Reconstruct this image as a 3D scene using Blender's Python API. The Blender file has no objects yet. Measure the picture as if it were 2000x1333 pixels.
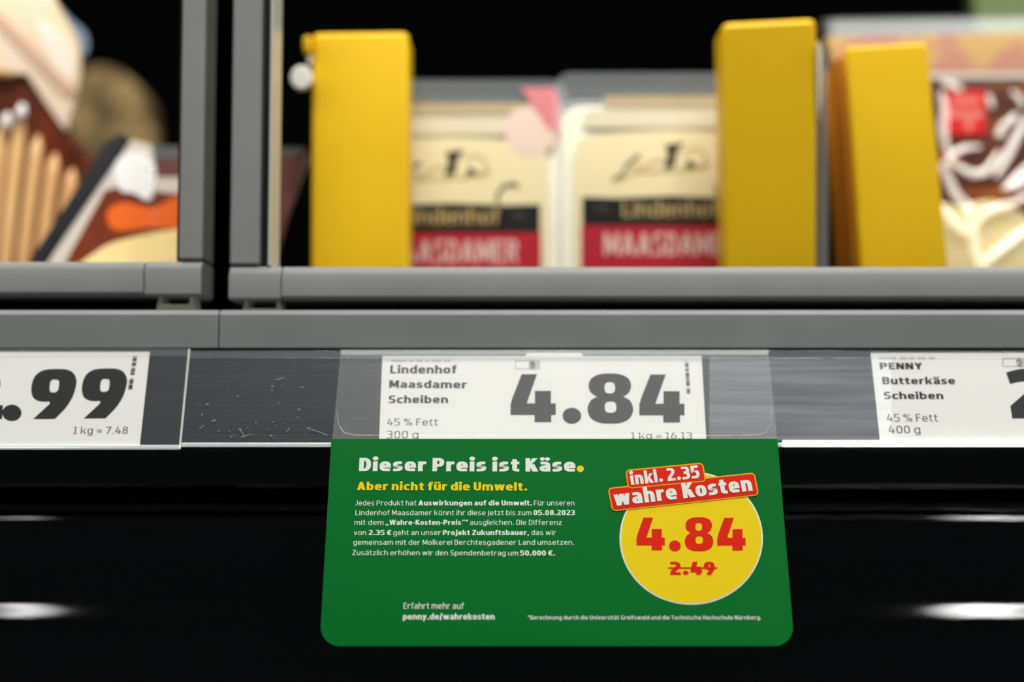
import bpy, bmesh, math, random
from mathutils import Vector, Matrix
C = bpy.context.scene
R = math.radians
rnd = random.Random(7)

# ------------------------------------------------------------------ camera, world, lights, exposure
CZ, PITCH, FPX = 1.25, 4.0, 50 / 36 * 2000
cam = bpy.data.cameras.new('camera'); cam_o = bpy.data.objects.new('camera', cam); C.collection.objects.link(cam_o)
cam_o.location = (0, 0, CZ); cam_o.rotation_euler = (R(90 + PITCH), 0, 0)
cam.lens = 50; cam.sensor_width = 36; cam.clip_start = 0.02
cam.dof.use_dof = True; cam.dof.focus_distance = 0.623; cam.dof.aperture_fstop = 2.2
C.camera = cam_o
w = bpy.data.worlds.new('shop'); C.world = w; w.use_nodes = True
w.node_tree.nodes['Background'].inputs[0].default_value = (0.85, 0.93, 1.0, 1)
w.node_tree.nodes['Background'].inputs[1].default_value = 0.06

def area(name, loc, target, sx, sy, watts, color=(1, 1, 1), spread=180):
    l = bpy.data.lights.new(name, 'AREA'); l.shape = 'RECTANGLE'; l.size = sx; l.size_y = sy
    l.energy = watts; l.color = color; l.spread = R(spread)
    o = bpy.data.objects.new(name, l); C.collection.objects.link(o); o.location = loc
    o.rotation_euler = (Vector(target) - Vector(loc)).to_track_quat('-Z', 'Y').to_euler()
    return o
area('shop_ceiling_light_centre', (0.1, -0.35, 3.1), (0, .65, 1.25), 1.2, 0.4, 39, (1, .99, .95))
area('shop_ceiling_light_left', (-1.46, -2.4, 3.1), (-.3, .65, 1.25), 0.12, 0.5, 3.6, (1, .99, .95))
area('shop_ceiling_light_right', (1.42, -2.4, 3.1), (.3, .65, 1.25), 0.24, 0.5, 10.5, (1, .99, .95))
area('cooler_light', (0.0, .705, CZ + .40), (0, .86, CZ + .12), 1.5, .03, 3.1, (1, .97, .9))
C.view_settings.view_transform = 'Standard'; C.view_settings.look = 'None'
C.cycles.transparent_max_bounces = 24
C.view_settings.gamma = 1; C.view_settings.use_curve_mapping = False
C.view_settings.exposure = 0.1

# ------------------------------------------------------------------ helpers
CP, SP = math.cos(R(PITCH)), math.sin(R(PITCH))
def ray(px, py):
    x, y = (px - 1000) / FPX, (666.5 - py) / FPX
    return Vector((x, CP - y * SP, SP + y * CP))
def at(px, py, Y):
    r = ray(px, py); return Vector((0, 0, CZ)) + r * (Y / r.y)
class Plane:                       # a tilted board: u runs right, v runs up it, n faces the shopper
    def __init__(s, origin, tilt):
        s.o = Vector(origin); s.u = Vector((1, 0, 0))
        s.v = Vector((0, math.sin(R(tilt)), math.cos(R(tilt)))); s.n = s.u.cross(s.v)
    def uv(s, px, py):
        r = ray(px, py); c = Vector((0, 0, CZ)); p = c + r * ((s.o - c).dot(s.n) / r.dot(s.n)) - s.o
        return p.dot(s.u), p.dot(s.v)
    def p(s, u, v, n=0): return s.o + s.u * u + s.v * v + s.n * n
    def off(s, n):
        q = Plane(s.o + s.n * n, 0); q.v = s.v.copy(); q.n = s.n.copy(); return q

def origin(o):
    v = Vector((0, 0, 0))
    while o is not None: v = v + o.location; o = o.parent
    return v
def obj(name, verts, faces, m, parent=None, bevel=0, seg=2, smooth=False, base=None):
    me = bpy.data.meshes.new(name)
    loc = Vector((0, 0, 0)) if parent is not None else Vector(base or (0, 0, 0))
    sh = origin(parent) + loc
    me.from_pydata([tuple(Vector(v) - sh) for v in verts], [], faces); me.validate()
    b = bmesh.new(); b.from_mesh(me); bmesh.ops.recalc_face_normals(b, faces=b.faces) if len(faces) > 1 and bevel >= 0 else None
    b.to_mesh(me); b.free()
    me.materials.append(m)
    if smooth:
        for p in me.polygons: p.use_smooth = True
    o = bpy.data.objects.new(name, me); C.collection.objects.link(o); o.parent = parent; o.location = loc
    if bevel > 0:
        md = o.modifiers.new('edge', 'BEVEL'); md.width = bevel; md.segments = seg; md.limit_method = 'ANGLE'; md.angle_limit = R(40)
        md.harden_normals = False
        for p in me.polygons: p.use_smooth = True
        wn = o.modifiers.new('shade', 'WEIGHTED_NORMAL'); wn.keep_sharp = True
    return o
def tag(o, label, cat, group=None):
    o['label'] = label; o['category'] = cat
    if group: o['group'] = group
    return o
def thing(name, loc, label, cat, group=None):
    o = bpy.data.objects.new(name, None); C.collection.objects.link(o); o.location = loc; o.empty_display_size = .01
    return tag(o, label, cat, group)
def prism(front, back):            # two matching outlines joined
    n = len(front); vs = list(front) + list(back)
    fs = [tuple(range(n)), tuple(range(2 * n - 1, n - 1, -1))] + [(i, n + i, n + (i + 1) % n, (i + 1) % n) for i in range(n)]
    return vs, fs
def box(name, a, b, m, parent, bevel=0.001, seg=2, base=None):
    (x0, y0, z0), (x1, y1, z1) = a, b
    f = [(x0, y0, z0), (x1, y0, z0), (x1, y0, z1), (x0, y0, z1)]; k = [(x, y1, z) for x, _, z in f]
    return obj(name, *prism(f, k), m, parent, bevel, seg, base=base)
def slab(name, outline, Y, t, m, parent, bevel=.0012, Y1=None, base=None):   # outline seen at distance Y, given thickness t
    f = [at(x, y, Y) for x, y in outline]; k = [v + Vector((0, t, 0)) for v in f]
    return obj(name, *prism(f, k), m, parent, bevel, base=base)
def extr_x(name, prof, x0, x1, m, parent, bevel=0, smooth=False):            # profile (y, z) swept along x
    f = [(x0, y, z) for y, z in prof]; k = [(x1, y, z) for y, z in prof]
    return obj(name, *prism(f, k), m, parent, bevel, smooth=smooth)
def rrect(x0, y0, x1, y1, r, n=6, corners=(1, 1, 1, 1)):                     # corner order: (x0,y0) (x1,y0) (x1,y1) (x0,y1)
    out = []
    for k, (cx, cy, a) in enumerate(((x0, y0, 180), (x1, y0, 270), (x1, y1, 0), (x0, y1, 90))):
        if not corners[k] or r <= 0: out.append((cx, cy)); continue
        mx = cx + (r if k in (0, 3) else -r); my = cy + (r if k in (0, 1) else -r)
        for i in range(n + 1):
            t = R(a + 90 * i / n); out.append((mx + r * math.cos(t), my + r * math.sin(t)))
    return out
def ellipse(cx, cy, rx, ry, n=40, p=2.0):
    out = []
    for i in range(n):
        t = 2 * math.pi * i / n; c, s = math.cos(t), math.sin(t)
        out.append((cx + rx * math.copysign(abs(c) ** (2 / p), c), cy + ry * math.copysign(abs(s) ** (2 / p), s)))
    return out
def spline(pts, sub=5):            # closed smooth curve; a point given as (x, y, 1) is a sharp corner
    n = len(pts); out = []
    for i in range(n):
        p1, p2 = pts[i], pts[(i + 1) % n]
        p0 = pts[i - 1] if len(p1) == 2 else p1
        p3 = pts[(i + 2) % n] if len(p2) == 2 else p2
        for k in range(sub):
            t = k / sub
            f = lambda a, b, c, d: .5 * (2 * b + (c - a) * t + (2 * a - 5 * b + 4 * c - d) * t * t + (3 * b - a - 3 * c + d) * t ** 3)
            out.append(tuple(f(p0[j], p1[j], p2[j], p3[j]) for j in (0, 1)))
    return out
def fill2d(contours):              # filled flat shape with holes -> (2D verts, faces)
    cu = bpy.data.curves.new('shape', 'CURVE'); cu.dimensions = '2D'; cu.fill_mode = 'FRONT'
    S = 1000.0
    sc = max(abs(v) for c in contours for p in c for v in p) or 1
    for c in contours:
        s = cu.splines.new('POLY'); s.points.add(len(c) - 1); s.use_cyclic_u = True
        for q, (x, y) in zip(s.points, c): q.co = (x / sc * 10, y / sc * 10, 0, 1)
    return curve_mesh(cu, sc / 10)
def curve_mesh(cu, k=1):
    o = bpy.data.objects.new('shape', cu); C.collection.objects.link(o)
    dg = bpy.context.evaluated_depsgraph_get(); dg.update()
    me = bpy.data.meshes.new_from_object(o.evaluated_get(dg))
    vs = [(v.co.x * k, v.co.y * k) for v in me.vertices]; fs = [tuple(p.vertices) for p in me.polygons]
    bpy.data.objects.remove(o); bpy.data.curves.remove(cu); bpy.data.meshes.remove(me)
    return vs, fs
# lettering: a squarish sans drawn stroke by stroke; w = stem width, h = bar thickness, cap height 1
XHT, ASC, DESC = .74, 1.02, -.24
def _arc(cx, cy, rx, ry, a0, a1, n=12, p=2.6):
    out = []
    for i in range(n + 1):
        t = R(a0 + (a1 - a0) * i / n); c, s = math.cos(t), math.sin(t)
        out.append((cx + rx * math.copysign(abs(c) ** (2 / p), c), cy + ry * math.copysign(abs(s) ** (2 / p), s)))
    return out
def glyph(c, w):
    """-> (strokes, filled outlines, advance width)"""
    h = w * (.92 - 1.0 * max(0, w - .1)); L, B = w / 2, h / 2; X = XHT - h / 2; T = 1 - h / 2; S, P = [], []
    base = {'ä': 'a', 'ö': 'o', 'ü': 'u', 'Ä': 'A', 'Ü': 'U'}.get(c)
    W = .47 + w * .62; Rr = W - L; mid = XHT / 2
    def diag(x0, y0, x1, y1, k=1.12): d = w * k / 2; P.append([(x0 - d, y0), (x0 + d, y0), (x1 + d, y1), (x1 - d, y1)])
    def ln(*pts): S.append(list(pts))
    def dot(x, y, r, ry=None): P.append([(x + r * math.cos(a * math.pi / 8), y + (ry or r) * math.sin(a * math.pi / 8)) for a in range(16)])
    rd = w * .58 + .008
    def ess(W, top, x0=.015):
        M = top / 2; t = top - B; rx = min(.2, W * .42); Rr = W - L
        ln((W - .05, t), *_arc(L + rx, (t + M) / 2, rx, (t - M) / 2, 90, 270, 10), *_arc(Rr - rx, (M + B) / 2, rx, (M - B) / 2, 90, -90, 10), (x0, B))
    if base:
        s, p, W = glyph(base, w); S, P = s, list(p); y = (XHT if base.islower() else 1) + .07 + rd * .85; k = min(.19, W * .27) if w < .15 else W * .235
        for x in (W / 2 - k, W / 2 + k): P.append([(x + rd * .85 * math.cos(a * math.pi / 8), y + rd * .85 * math.sin(a * math.pi / 8)) for a in range(16)])
        return S, P, W
    if c in 'odbpqg':
        if c != 'o': W += .01; Rr = W - L
        ln(*_arc(W / 2, mid, W / 2 - L, mid - B, 0, 360, 28))
        if c == 'd': ln((Rr, 0), (Rr, ASC))
        if c == 'b': ln((L, 0), (L, ASC))
        if c == 'p': ln((L, DESC), (L, XHT))
        if c == 'g': ln((Rr, XHT), *_arc(W / 2, -.04, W / 2 - L, .2 - B, 0, -100, 8), (L * .8, DESC + B))
    elif c in 'nhmru':
        if c == 'm':
            W = W * 1.58; q = W / 2
            for a, b in ((L, q), (q, W - L)): ln(*_arc((a + b) / 2, mid, (b - a) / 2, mid - B, 180, 0, 12), (b, 0))
            ln((L, 0), (L, XHT))
        elif c == 'r': W = W * .72; ln((L, 0), (L, XHT)); ln(*_arc(L + W * .62, mid, W * .62, mid - B, 180, 98, 8), (W, X))
        elif c == 'u': ln((L, XHT), *_arc(W / 2, mid, W / 2 - L, mid - B, 180, 360, 12)); ln((Rr, 0), (Rr, XHT))
        else: ln((L, 0), (L, ASC if c == 'h' else XHT)); ln(*_arc(W / 2, mid, W / 2 - L, mid - B, 180, 0, 12), (Rr, 0))
    elif c == 'a':
        W *= .95; Rr = W - L; yt = XHT * .57 - B * .55
        ln((.06, X), *_arc(Rr - .18, XHT * .58, .18, X - XHT * .58, 90, 0, 7), (Rr, 0))
        ln((Rr, yt), *_arc(L + .15, (yt + B) / 2, .15, (yt - B) / 2, 90, 270, 10), (Rr, B))
    elif c == 'e': ln(*_arc(W / 2, mid, W / 2 - L, mid - B, 0, 285, 22), (W - .04, B)); ln((L, mid - .01), (Rr, mid - .01)); ln((Rr, mid - .01 - B), (Rr, mid + .02))
    elif c == 'c': W *= .86; ln((W, X), *_arc(W * .58, mid, W * .58 - L, mid - B, 90, 270, 14), (W, B))
    elif c == 's': W *= .86; ess(W, XHT)
    elif c in 'il': W = w; ln((L, 0), (L, XHT if c == 'i' else ASC)); c == 'i' and dot(L, XHT + .06 + rd, rd)
    elif c == 'j': W = w + .06; ln((W - L, XHT), *_arc(W - L - .14, -.02, .14, .2 - B, 0, -90, 6), (-.06, DESC + B)); dot(W - L, XHT + .06 + rd, rd)
    elif c == 'k': ln((L, 0), (L, ASC)); d = w * .9; P.append([(w * .9, XHT * .40), (W - w * .95, XHT), (W + w * .2, XHT), (w * .9, XHT * .40 - w * .4)]) ; diag(W * .5, XHT * .55, W - w * .35, 0)
    elif c == 't': W = .27 + w * .75; x = .08 + L; ln((x, .93), *_arc(x + .16, .2, .16, .2 - B, 180, 270, 6), (W, B)); ln((0, X), (W, X))
    elif c == 'f': W = .25 + w * .75; x = .08 + L; ln((x, 0), *_arc(x + .16, ASC - .2, .16, .2 - B, 180, 90, 6), (W + .02, ASC - B)); ln((0, X), (W - .02, X))
    elif c == 'v': W *= .98; diag(W / 2, 0, w * .5, XHT); diag(W / 2, 0, W - w * .5, XHT)
    elif c in 'wW':
        t = XHT if c == 'w' else 1; W = W * 1.5 + (.1 if c == 'W' else 0); q = w * .5
        for a, b in ((W * .27, q), (W * .27, W / 2), (W * .73, W / 2), (W * .73, W - q)): diag(a, 0, b, t, 1.0)
    elif c in 'zZ':
        t = XHT if c == 'z' else 1; W *= .86 if c == 'z' else 1.02; ln((.01, t - B), (W, t - B)); ln((0, B), (W, B)); diag(w * .6, h * .8, W - w * .6, t - h * .8, 1.2)
    elif c == 'x': diag(w * .5, 0, W - w * .5, XHT); diag(w * .5, XHT, W - w * .5, 0)
    elif c == 'y': diag(W / 2, .05, w * .5, XHT); diag(W * .3, DESC, W - w * .5, XHT)
    elif c == 'A': W = W * 1.12 + .04; diag(w * .5, 0, W / 2, 1); diag(W - w * .5, 0, W / 2, 1); ln((W * .2, .28), (W * .8, .28))
    elif c in 'BPDR':
        W = W * 1.04; Rr = W - L; ln((L, 0), (L, 1)); rx = .2; M = .53 if c != 'P' else .44
        if c == 'D': ln((L, T), *_arc(Rr - .28, .5, .28, .5 - B, 90, -90, 16), (L, B))
        else: ln((L, T), *_arc(Rr - rx - .01, (T + M) / 2, rx, (T - M) / 2, 90, -90, 12), (L, M))
        if c == 'B': ln((L, M), *_arc(Rr - rx, (M + B) / 2, rx, (M - B) / 2, 90, -90, 12), (L, B))
        if c == 'R': diag(W * .5, M, W - w * .5, 0)
    elif c in 'EFL':
        W *= .88; ln((L, 0), (L, 1)); c != 'L' and (ln((L, T), (W, T)), ln((L, .52), (W - .04, .52))); c != 'F' and ln((L, B), (W, B))
    elif c in 'GC': W *= 1.06; ln((W - .04, T), *_arc(W * .56, .5, W * .56 - L, .5 - B, 90, 270, 16), (W - L, B)); c == 'G' and ln((W - L, 0), (W - L, .5))
    elif c in 'HN': W *= 1.1; ln((L, 0), (L, 1)); ln((W - L, 0), (W - L, 1)); ln((L, .51), (W - L, .51)) if c == 'H' else diag(L * 1.2, 1, W - L * 1.2, 0)
    elif c == 'J': W *= .7; ln((W - L, 1), *_arc(W - L - .2, .25, .2, .25 - B, 0, -90, 8), (0, B))
    elif c == 'K': W *= 1.06; ln((L, 0), (L, 1)); P.append([(w * .8, .60), (W - w * 1.15, 1), (W + w * .05, 1), (w * .8, .36)]); diag(W * .48, .56, W - w * .45, 0, 1.25)
    elif c == 'M': W = W * 1.36; ln((L, 0), (L, 1)); ln((W - L, 0), (W - L, 1)); diag(W / 2, .15, L * 1.2, 1); diag(W / 2, .15, W - L * 1.2, 1)
    elif c == 'S': W *= .98; ess(W, 1)
    elif c == 'T': ln((0, T), (W, T)); ln((W / 2, 0), (W / 2, 1))
    elif c == 'U': W *= 1.06; ln((L, 1), *_arc(W / 2, .34, W / 2 - L, .34 - B, 180, 360, 14), (W - L, 1))
    elif c == 'Y': W *= 1.04; diag(W / 2, .4, w * .5, 1); diag(W / 2, .4, W - w * .5, 1); ln((W / 2, 0), (W / 2, .45))
    elif c == '0': ln(*_arc(W / 2, .5, W / 2 - L, .5 - B, 0, 360, 28))
    elif c == '1': W *= .66; ln((W * .55, 0), (W * .55, 1)); ln((.0, T - .02), (W * .55, T - .02)); ln((0, B), (W, B)) if w < .12 else None
    elif c == '2': ln((.04, T), *_arc(W - L - .22, .72, .22, T - .72, 90, -30, 10), (L, h), ); ln((.01, B), (W, B))
    elif c == '3': M = .52; ln((.02, T), (W * .4, T), *_arc(W - L - .2, (T + M) / 2, .19, (T - M) / 2, 90, -90, 10), (W * .25, M)); ln((W * .3, M), *_arc(W - L - .2, (M + B) / 2, .2, (M - B) / 2, 90, -90, 10), (.0, B))
    elif c == '4': W *= 1.08; diag(w * .5, .3, W * .44, 1, 1.05); ln((0, .30 - .02), (W, .28)); ln((W * .68, 0), (W * .68, .62))
    elif c == '5': ln((W - .04, T), (L + .01, T), (L, .55), (W * .5, .57), *_arc(W - L - .22, (.57 + B) / 2, .22, (.57 - B) / 2, 90, -90, 12), (.0, B))
    elif c in '69':
        s = 1 if c == '6' else -1; f = lambda y: y if s > 0 else 1 - y; g = lambda x: x if s > 0 else W - x
        ln(*[(g(x), f(y)) for x, y in _arc(W / 2, .32, W / 2 - L, .32 - B, 0, 360, 24)]); ln((g(L), f(.32)), (g(L + .05), f(.62)), (g(W * .62), f(1)))
    elif c == '7': ln((0, T), (W, T)); diag(W * .35, 0, W - w * .55, T)
    elif c == '8': M = .53; ln(*_arc(W / 2, (T + M) / 2, W / 2 - L - .02, (T - M) / 2, 0, 360, 22)); ln(*_arc(W / 2, (M + B) / 2, W / 2 - L, (M - B) / 2, 0, 360, 22))
    elif c == '.': W = rd * 2; dot(rd, rd * .92, rd, rd * .92)
    elif c in ',„': 
        k = 1 if c == ',' else 2; W = w * 1.3 * k
        for i in range(k): x = w * 1.3 * i; P.append([(x + w * .25, -.16), (x + w * .85, -.16), (x + w * 1.15, h), (x + w * .15, h)])
    elif c == '“':
        W = w * 2.6
        for i in range(2): x = w * 1.3 * i; P.append([(x + w * .3, .72), (x + w * .95, .72), (x + w * 1.1, 1), (x + w * .3, 1)])
    elif c == '-': W = .34; ln((.02, .38), (.32, .38))
    elif c == '=': ln((.02, .27), (W - .02, .27)); ln((.02, .52), (W - .02, .52))
    elif c == '/': W = .4; diag(w * .5, -.1, W - w * .5, 1.05)
    elif c == '*': W = .3; ln((.15, .66), (.15, 1)); ln((.02, .74), (.28, .92)); ln((.02, .92), (.28, .74))
    elif c == '%':
        W = .86; diag(W * .3, 0, W * .7, 1, .8); w2 = .16
        for x, y in ((.19, .76), (.67, .24)): ln(*_arc(x, y, .13, .17, 0, 360, 16, 2.2))
    elif c == '€': W *= 1.05; ln((W, T), *_arc(W * .62, .5, W * .62 - L - .04, .5 - B, 90, 270, 14), (W, B)); ln((0, .6), (W * .8, .6)); ln((0, .4), (W * .76, .4))
    elif c == ' ': W = .24
    return S, P, W
def strokes(s, bold, space=1.0):
    w = .105 + bold * 1.9; h = w * (.92 - 1.0 * max(0, w - .1)); V, F = [], []; x = 0; layer = 0
    for ch in s:
        S, P, W = glyph(ch, w); sb = .055 + (.02 if w < .14 else 0)
        for st in S:
            pts = [p for i, p in enumerate(st) if i == 0 or math.hypot(p[0] - st[i - 1][0], p[1] - st[i - 1][1]) > 1e-4]
            closed = math.hypot(pts[0][0] - pts[-1][0], pts[0][1] - pts[-1][1]) < 1e-3 and len(pts) > 3
            q = w / h; pts = [(a, b * q) for a, b in pts]; n = len(pts); k = len(V); layer += 1
            for i in range(n):
                a = pts[i - 1] if i else (pts[-2] if closed else None); b = pts[i + 1] if i < n - 1 else (pts[1] if closed else None)
                def nrm(u, v): d = math.hypot(v[0] - u[0], v[1] - u[1]) or 1; return (-(v[1] - u[1]) / d, (v[0] - u[0]) / d)
                n0 = nrm(a, pts[i]) if a else nrm(pts[i], b); n1 = nrm(pts[i], b) if b else n0
                m = (n0[0] + n1[0], n0[1] + n1[1]); d = math.hypot(*m) or 1; m = (m[0] / d, m[1] / d)
                e = w / 2 / max(.55, m[0] * n0[0] + m[1] * n0[1])
                for sg in (1, -1): V.append((x + pts[i][0] + sg * m[0] * e, (pts[i][1] + sg * m[1] * e) / q, layer))
            F += [(k + 2 * i, k + 2 * i + 1, k + 2 * i + 3, k + 2 * i + 2) for i in range(n - 1)]
        for pl in P:
            k = len(V); layer += 1; V += [(x + a, b, layer) for a, b in pl]; F.append(tuple(range(k, k + len(pl))))
        x += W + 2 * sb if ch != ' ' else W
        layer = layer % 20
    return V, F
def place(name, parent, plane, vs2, fs, m, n):
    vs = [plane.p(v[0], v[1], n + (v[2] * 1.5e-6 if len(v) > 2 else 0)) for v in vs2]
    o = obj(name, vs, fs, m, parent, bevel=-1)
    me = o.data
    b_ = bmesh.new(); b_.from_mesh(me)
    bmesh.ops.reverse_faces(b_, faces=[f for f in b_.faces if f.normal.dot(plane.n) < 0]); b_.to_mesh(me); b_.free()
    return o
def lettering(name, parent, plane, runs, m, n=.00012):
    """runs: (text, bold, px left, px right, px baseline at left, px cap top at left, px baseline at right)"""
    V, F = [], []
    for s, b, xl, xr, yb, yc, yb2 in runs:
        vs, fs = strokes(s, b)
        x0, x1 = min(v[0] for v in vs), max(v[0] for v in vs)
        u0, v0 = plane.uv(xl, yb); u1, v1 = plane.uv(xr, yb2); vc = plane.uv(xl, yc)[1]
        L = math.hypot(u1 - u0, v1 - v0); ex = ((u1 - u0) / L, (v1 - v0) / L); ey = (-ex[1], ex[0])
        kx = L / (x1 - x0); ky = (vc - v0) / 1.0 if yc != yb else kx
        k = len(V)
        V += [(u0 + (x - x0) * kx * ex[0] + y * ky * ey[0], v0 + (x - x0) * kx * ex[1] + y * ky * ey[1], z) for x, y, z in vs]
        F += [tuple(i + k for i in f) for f in fs]
    return place(name, parent, plane, V, F, m, n)
def print_px(name, parent, plane, contours, m, n=.00012):      # flat printed shape, outline read off in photo pixels
    vs, fs = fill2d([[plane.uv(x, y) for x, y in c] for c in contours])
    return place(name, parent, plane, vs, fs, m, n)
def print_many(name, parent, plane, shapes, m, n=.00012):
    V, F = [], []
    for contours in shapes:
        vs, fs = fill2d([[plane.uv(x, y) for x, y in c] for c in contours]); k = len(V)
        V += vs; F += [tuple(i + k for i in f) for f in fs]
    return place(name, parent, plane, V, F, m, n)
def ribbon(pts, w0, w1=None):      # outline of a stroke along pts
    w1 = w0 if w1 is None else w1; L, Rr = [], []
    for i, p in enumerate(pts):
        a, b = pts[max(0, i - 1)], pts[min(len(pts) - 1, i + 1)]
        dx, dy = b[0] - a[0], b[1] - a[1]; d = math.hypot(dx, dy) or 1
        h = (w0 + (w1 - w0) * i / (len(pts) - 1)) / 2
        L.append((p[0] - dy / d * h, p[1] + dx / d * h)); Rr.append((p[0] + dy / d * h, p[1] - dx / d * h))
    return L + Rr[::-1]
def tube(name, pts, r, m, parent, n=10):                       # pts: (Vector, radius factor)
    V, F = [], []
    for i, (p, f) in enumerate(pts):
        a, b = pts[max(0, i - 1)][0], pts[min(len(pts) - 1, i + 1)][0]
        d = (b - a).normalized(); s = d.cross(Vector((0, 1, 0))).normalized(); t = s.cross(d)
        for k in range(n):
            q = 2 * math.pi * k / n; V.append(p + (s * math.cos(q) + t * math.sin(q)) * r * f)
    for i in range(len(pts) - 1):
        for k in range(n):
            a, b = i * n + k, i * n + (k + 1) % n; F.append((a, b, b + n, a + n))
    F.append(tuple(range(n))); F.append(tuple(range(len(V) - 1, len(V) - n - 1, -1)))
    return obj(name, V, F, m, parent, smooth=True)

# ------------------------------------------------------------------ materials
def s2l(c): return tuple((v / 255 / 12.92) if v <= 10 else ((v / 255 + .055) / 1.055) ** 2.4 for v in c)
def mat(name, rgb, rough=.5, spec=.5, noise=None, bump=None, metal=0, coat=0):
    """noise = (second rgb, scale xyz, contrast lo, hi); bump = (scale xyz, strength, distance)"""
    m = bpy.data.materials.new(name); m.use_nodes = True; nt = m.node_tree; b = nt.nodes['Principled BSDF']
    c = s2l(rgb); b.inputs['Base Color'].default_value = (*c, 1); b.inputs['Roughness'].default_value = rough
    b.inputs['Specular IOR Level'].default_value = spec; b.inputs['Metallic'].default_value = metal; b.inputs['Coat Weight'].default_value = coat
    def tex(scale):
        tc = nt.nodes.new('ShaderNodeTexCoord'); mp = nt.nodes.new('ShaderNodeMapping'); mp.inputs['Scale'].default_value = scale
        nz = nt.nodes.new('ShaderNodeTexNoise'); nz.inputs['Scale'].default_value = 1; nz.inputs['Detail'].default_value = 4
        nt.links.new(tc.outputs['Object'], mp.inputs[0]); nt.links.new(mp.outputs[0], nz.inputs[0]); return nz
    if noise:
        nz = tex(noise[1]); rp = nt.nodes.new('ShaderNodeValToRGB'); rp.color_ramp.elements[0].position = noise[2]; rp.color_ramp.elements[1].position = noise[3]
        rp.color_ramp.elements[0].color = (*c, 1); rp.color_ramp.elements[1].color = (*s2l(noise[0]), 1)
        nt.links.new(nz.outputs[0], rp.inputs[0]); nt.links.new(rp.outputs[0], b.inputs['Base Color'])
    if bump:
        nz = tex(bump[0]); bp = nt.nodes.new('ShaderNodeBump'); bp.inputs['Strength'].default_value = bump[1]; bp.inputs['Distance'].default_value = bump[2]
        nt.links.new(nz.outputs[0], bp.inputs['Height']); nt.links.new(bp.outputs[0], b.inputs['Normal'])
    return m
def clear(name, haze=.1, rgb=(235, 238, 235), gloss=.05, rough=.08, tint=(1, 1, 1)):
    m = bpy.data.materials.new(name); m.use_nodes = True; nt = m.node_tree; nt.nodes.clear()
    out = nt.nodes.new('ShaderNodeOutputMaterial'); tr = nt.nodes.new('ShaderNodeBsdfTransparent'); tr.inputs[0].default_value = (*tint, 1)
    df = nt.nodes.new('ShaderNodeBsdfDiffuse'); df.inputs[0].default_value = tuple(v * haze for v in s2l(rgb)) + (1,); tr.inputs[0].default_value = tuple(t * (1 - .25 * haze) for t in tint) + (1,)
    gl = nt.nodes.new('ShaderNodeBsdfGlossy'); gl.inputs['Roughness'].default_value = rough
    m1 = nt.nodes.new('ShaderNodeAddShader')
    m2 = nt.nodes.new('ShaderNodeMixShader'); m2.inputs[0].default_value = gloss
    L = nt.links.new
    L(tr.outputs[0], m1.inputs[0]); L(df.outputs[0], m1.inputs[1]); L(m1.outputs[0], m2.inputs[1]); L(gl.outputs[0], m2.inputs[2]); L(m2.outputs[0], out.inputs[0])
    return m
GREY = mat('grey_plastic', (150, 151, 149), .45, .3, noise=((145, 146, 144), (30, 30, 30), .35, .65), bump=((900, 900, 900), .08, .0003))
GREY2 = mat('grey_rail_plastic', (140, 144, 141), .5, .3, noise=((134, 138, 135), (25, 25, 25), .35, .65), bump=((900, 900, 900), .08, .0003))
SEAL = mat('black_rubber', (14, 14, 14), .6, .3)
BLACK = mat('black_liner', (1, 1, 1), .8, .0)
GLOSSB = mat('black_gloss', (4, 4, 5), .045, .5, bump=((8, 8, 260), .12, .0006))
GLASS = clear('door_glass', .0, gloss=.012, rough=.0)
CLIP = clear('clear_guide', .8, (215, 216, 190), .12, .1)
SLATE = mat('slate_strip', (32, 37, 46), .33, .3, noise=((42, 48, 58), (6, 200, 900), .45, .75), bump=((5, 200, 1600), .25, .0003))
SLATED = mat('dark_slate_strip', (36, 39, 43), .4, .25, noise=((44, 48, 53), (6, 200, 600), .4, .8))
FILM = clear('clear_strip_cover', .008, gloss=.008, rough=.3)
LIP = clear('clear_strip_lip', .55, (225, 232, 226), .18, .15)
FLAP = clear('clear_sign_holder', .065, gloss=.006, rough=.2)
PAPER = mat('label_paper', (236, 236, 231), .85, .1)
INK = mat('black_ink', (17, 17, 17), .6, .2)
GINK = mat('grey_ink', (86, 86, 82), .6, .2)
LINK = mat('pale_grey_ink', (190, 190, 184), .6, .2)
GREEN = mat('green_card', (0, 108, 40), .35, .08)
WHITE = mat('white_print', (232, 234, 224), .45, .08)
YEL = mat('yellow_print', (240, 208, 22), .45, .08)
ORA = mat('orange_outline_print', (243, 172, 20), .45, .08)
RED = mat('red_print', (222, 36, 12), .45, .08)
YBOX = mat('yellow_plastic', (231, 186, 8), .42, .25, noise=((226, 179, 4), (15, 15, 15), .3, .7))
YBOX_SHADED = mat('yellow_shaded_side', (200, 128, 14), .5, .3)  # box yellow with the side's shade put into the colour
WPL = mat('white_plastic', (252, 248, 238), .4, .4)
CREAM = mat('cream_cheese', (246, 236, 208), .45, .4, noise=((250, 244, 222), (40, 40, 40), .35, .7))
PCREAM = mat('cream_film_print', (244, 230, 184), .3, .4)
BAND = mat('black_film_print', (34, 34, 32), .3, .5)
CRIM = mat('crimson_film_print', (186, 40, 54), .3, .5)
GOLD = mat('gold_film_print', (196, 170, 110), .4, .4)
PINKW = mat('pale_pink_print', (238, 212, 196), .4, .4)
DRAW = mat('drawing_ink', (58, 50, 34), .5, .3)
TAN = mat('pale_brown_ink', (196, 170, 116), .5, .3)
TRAY = clear('clear_tray', .20, (215, 222, 226), .05, .25)
FOLD = clear('film_fold_plastic', .6, (240, 240, 235), .2, .15)
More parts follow.
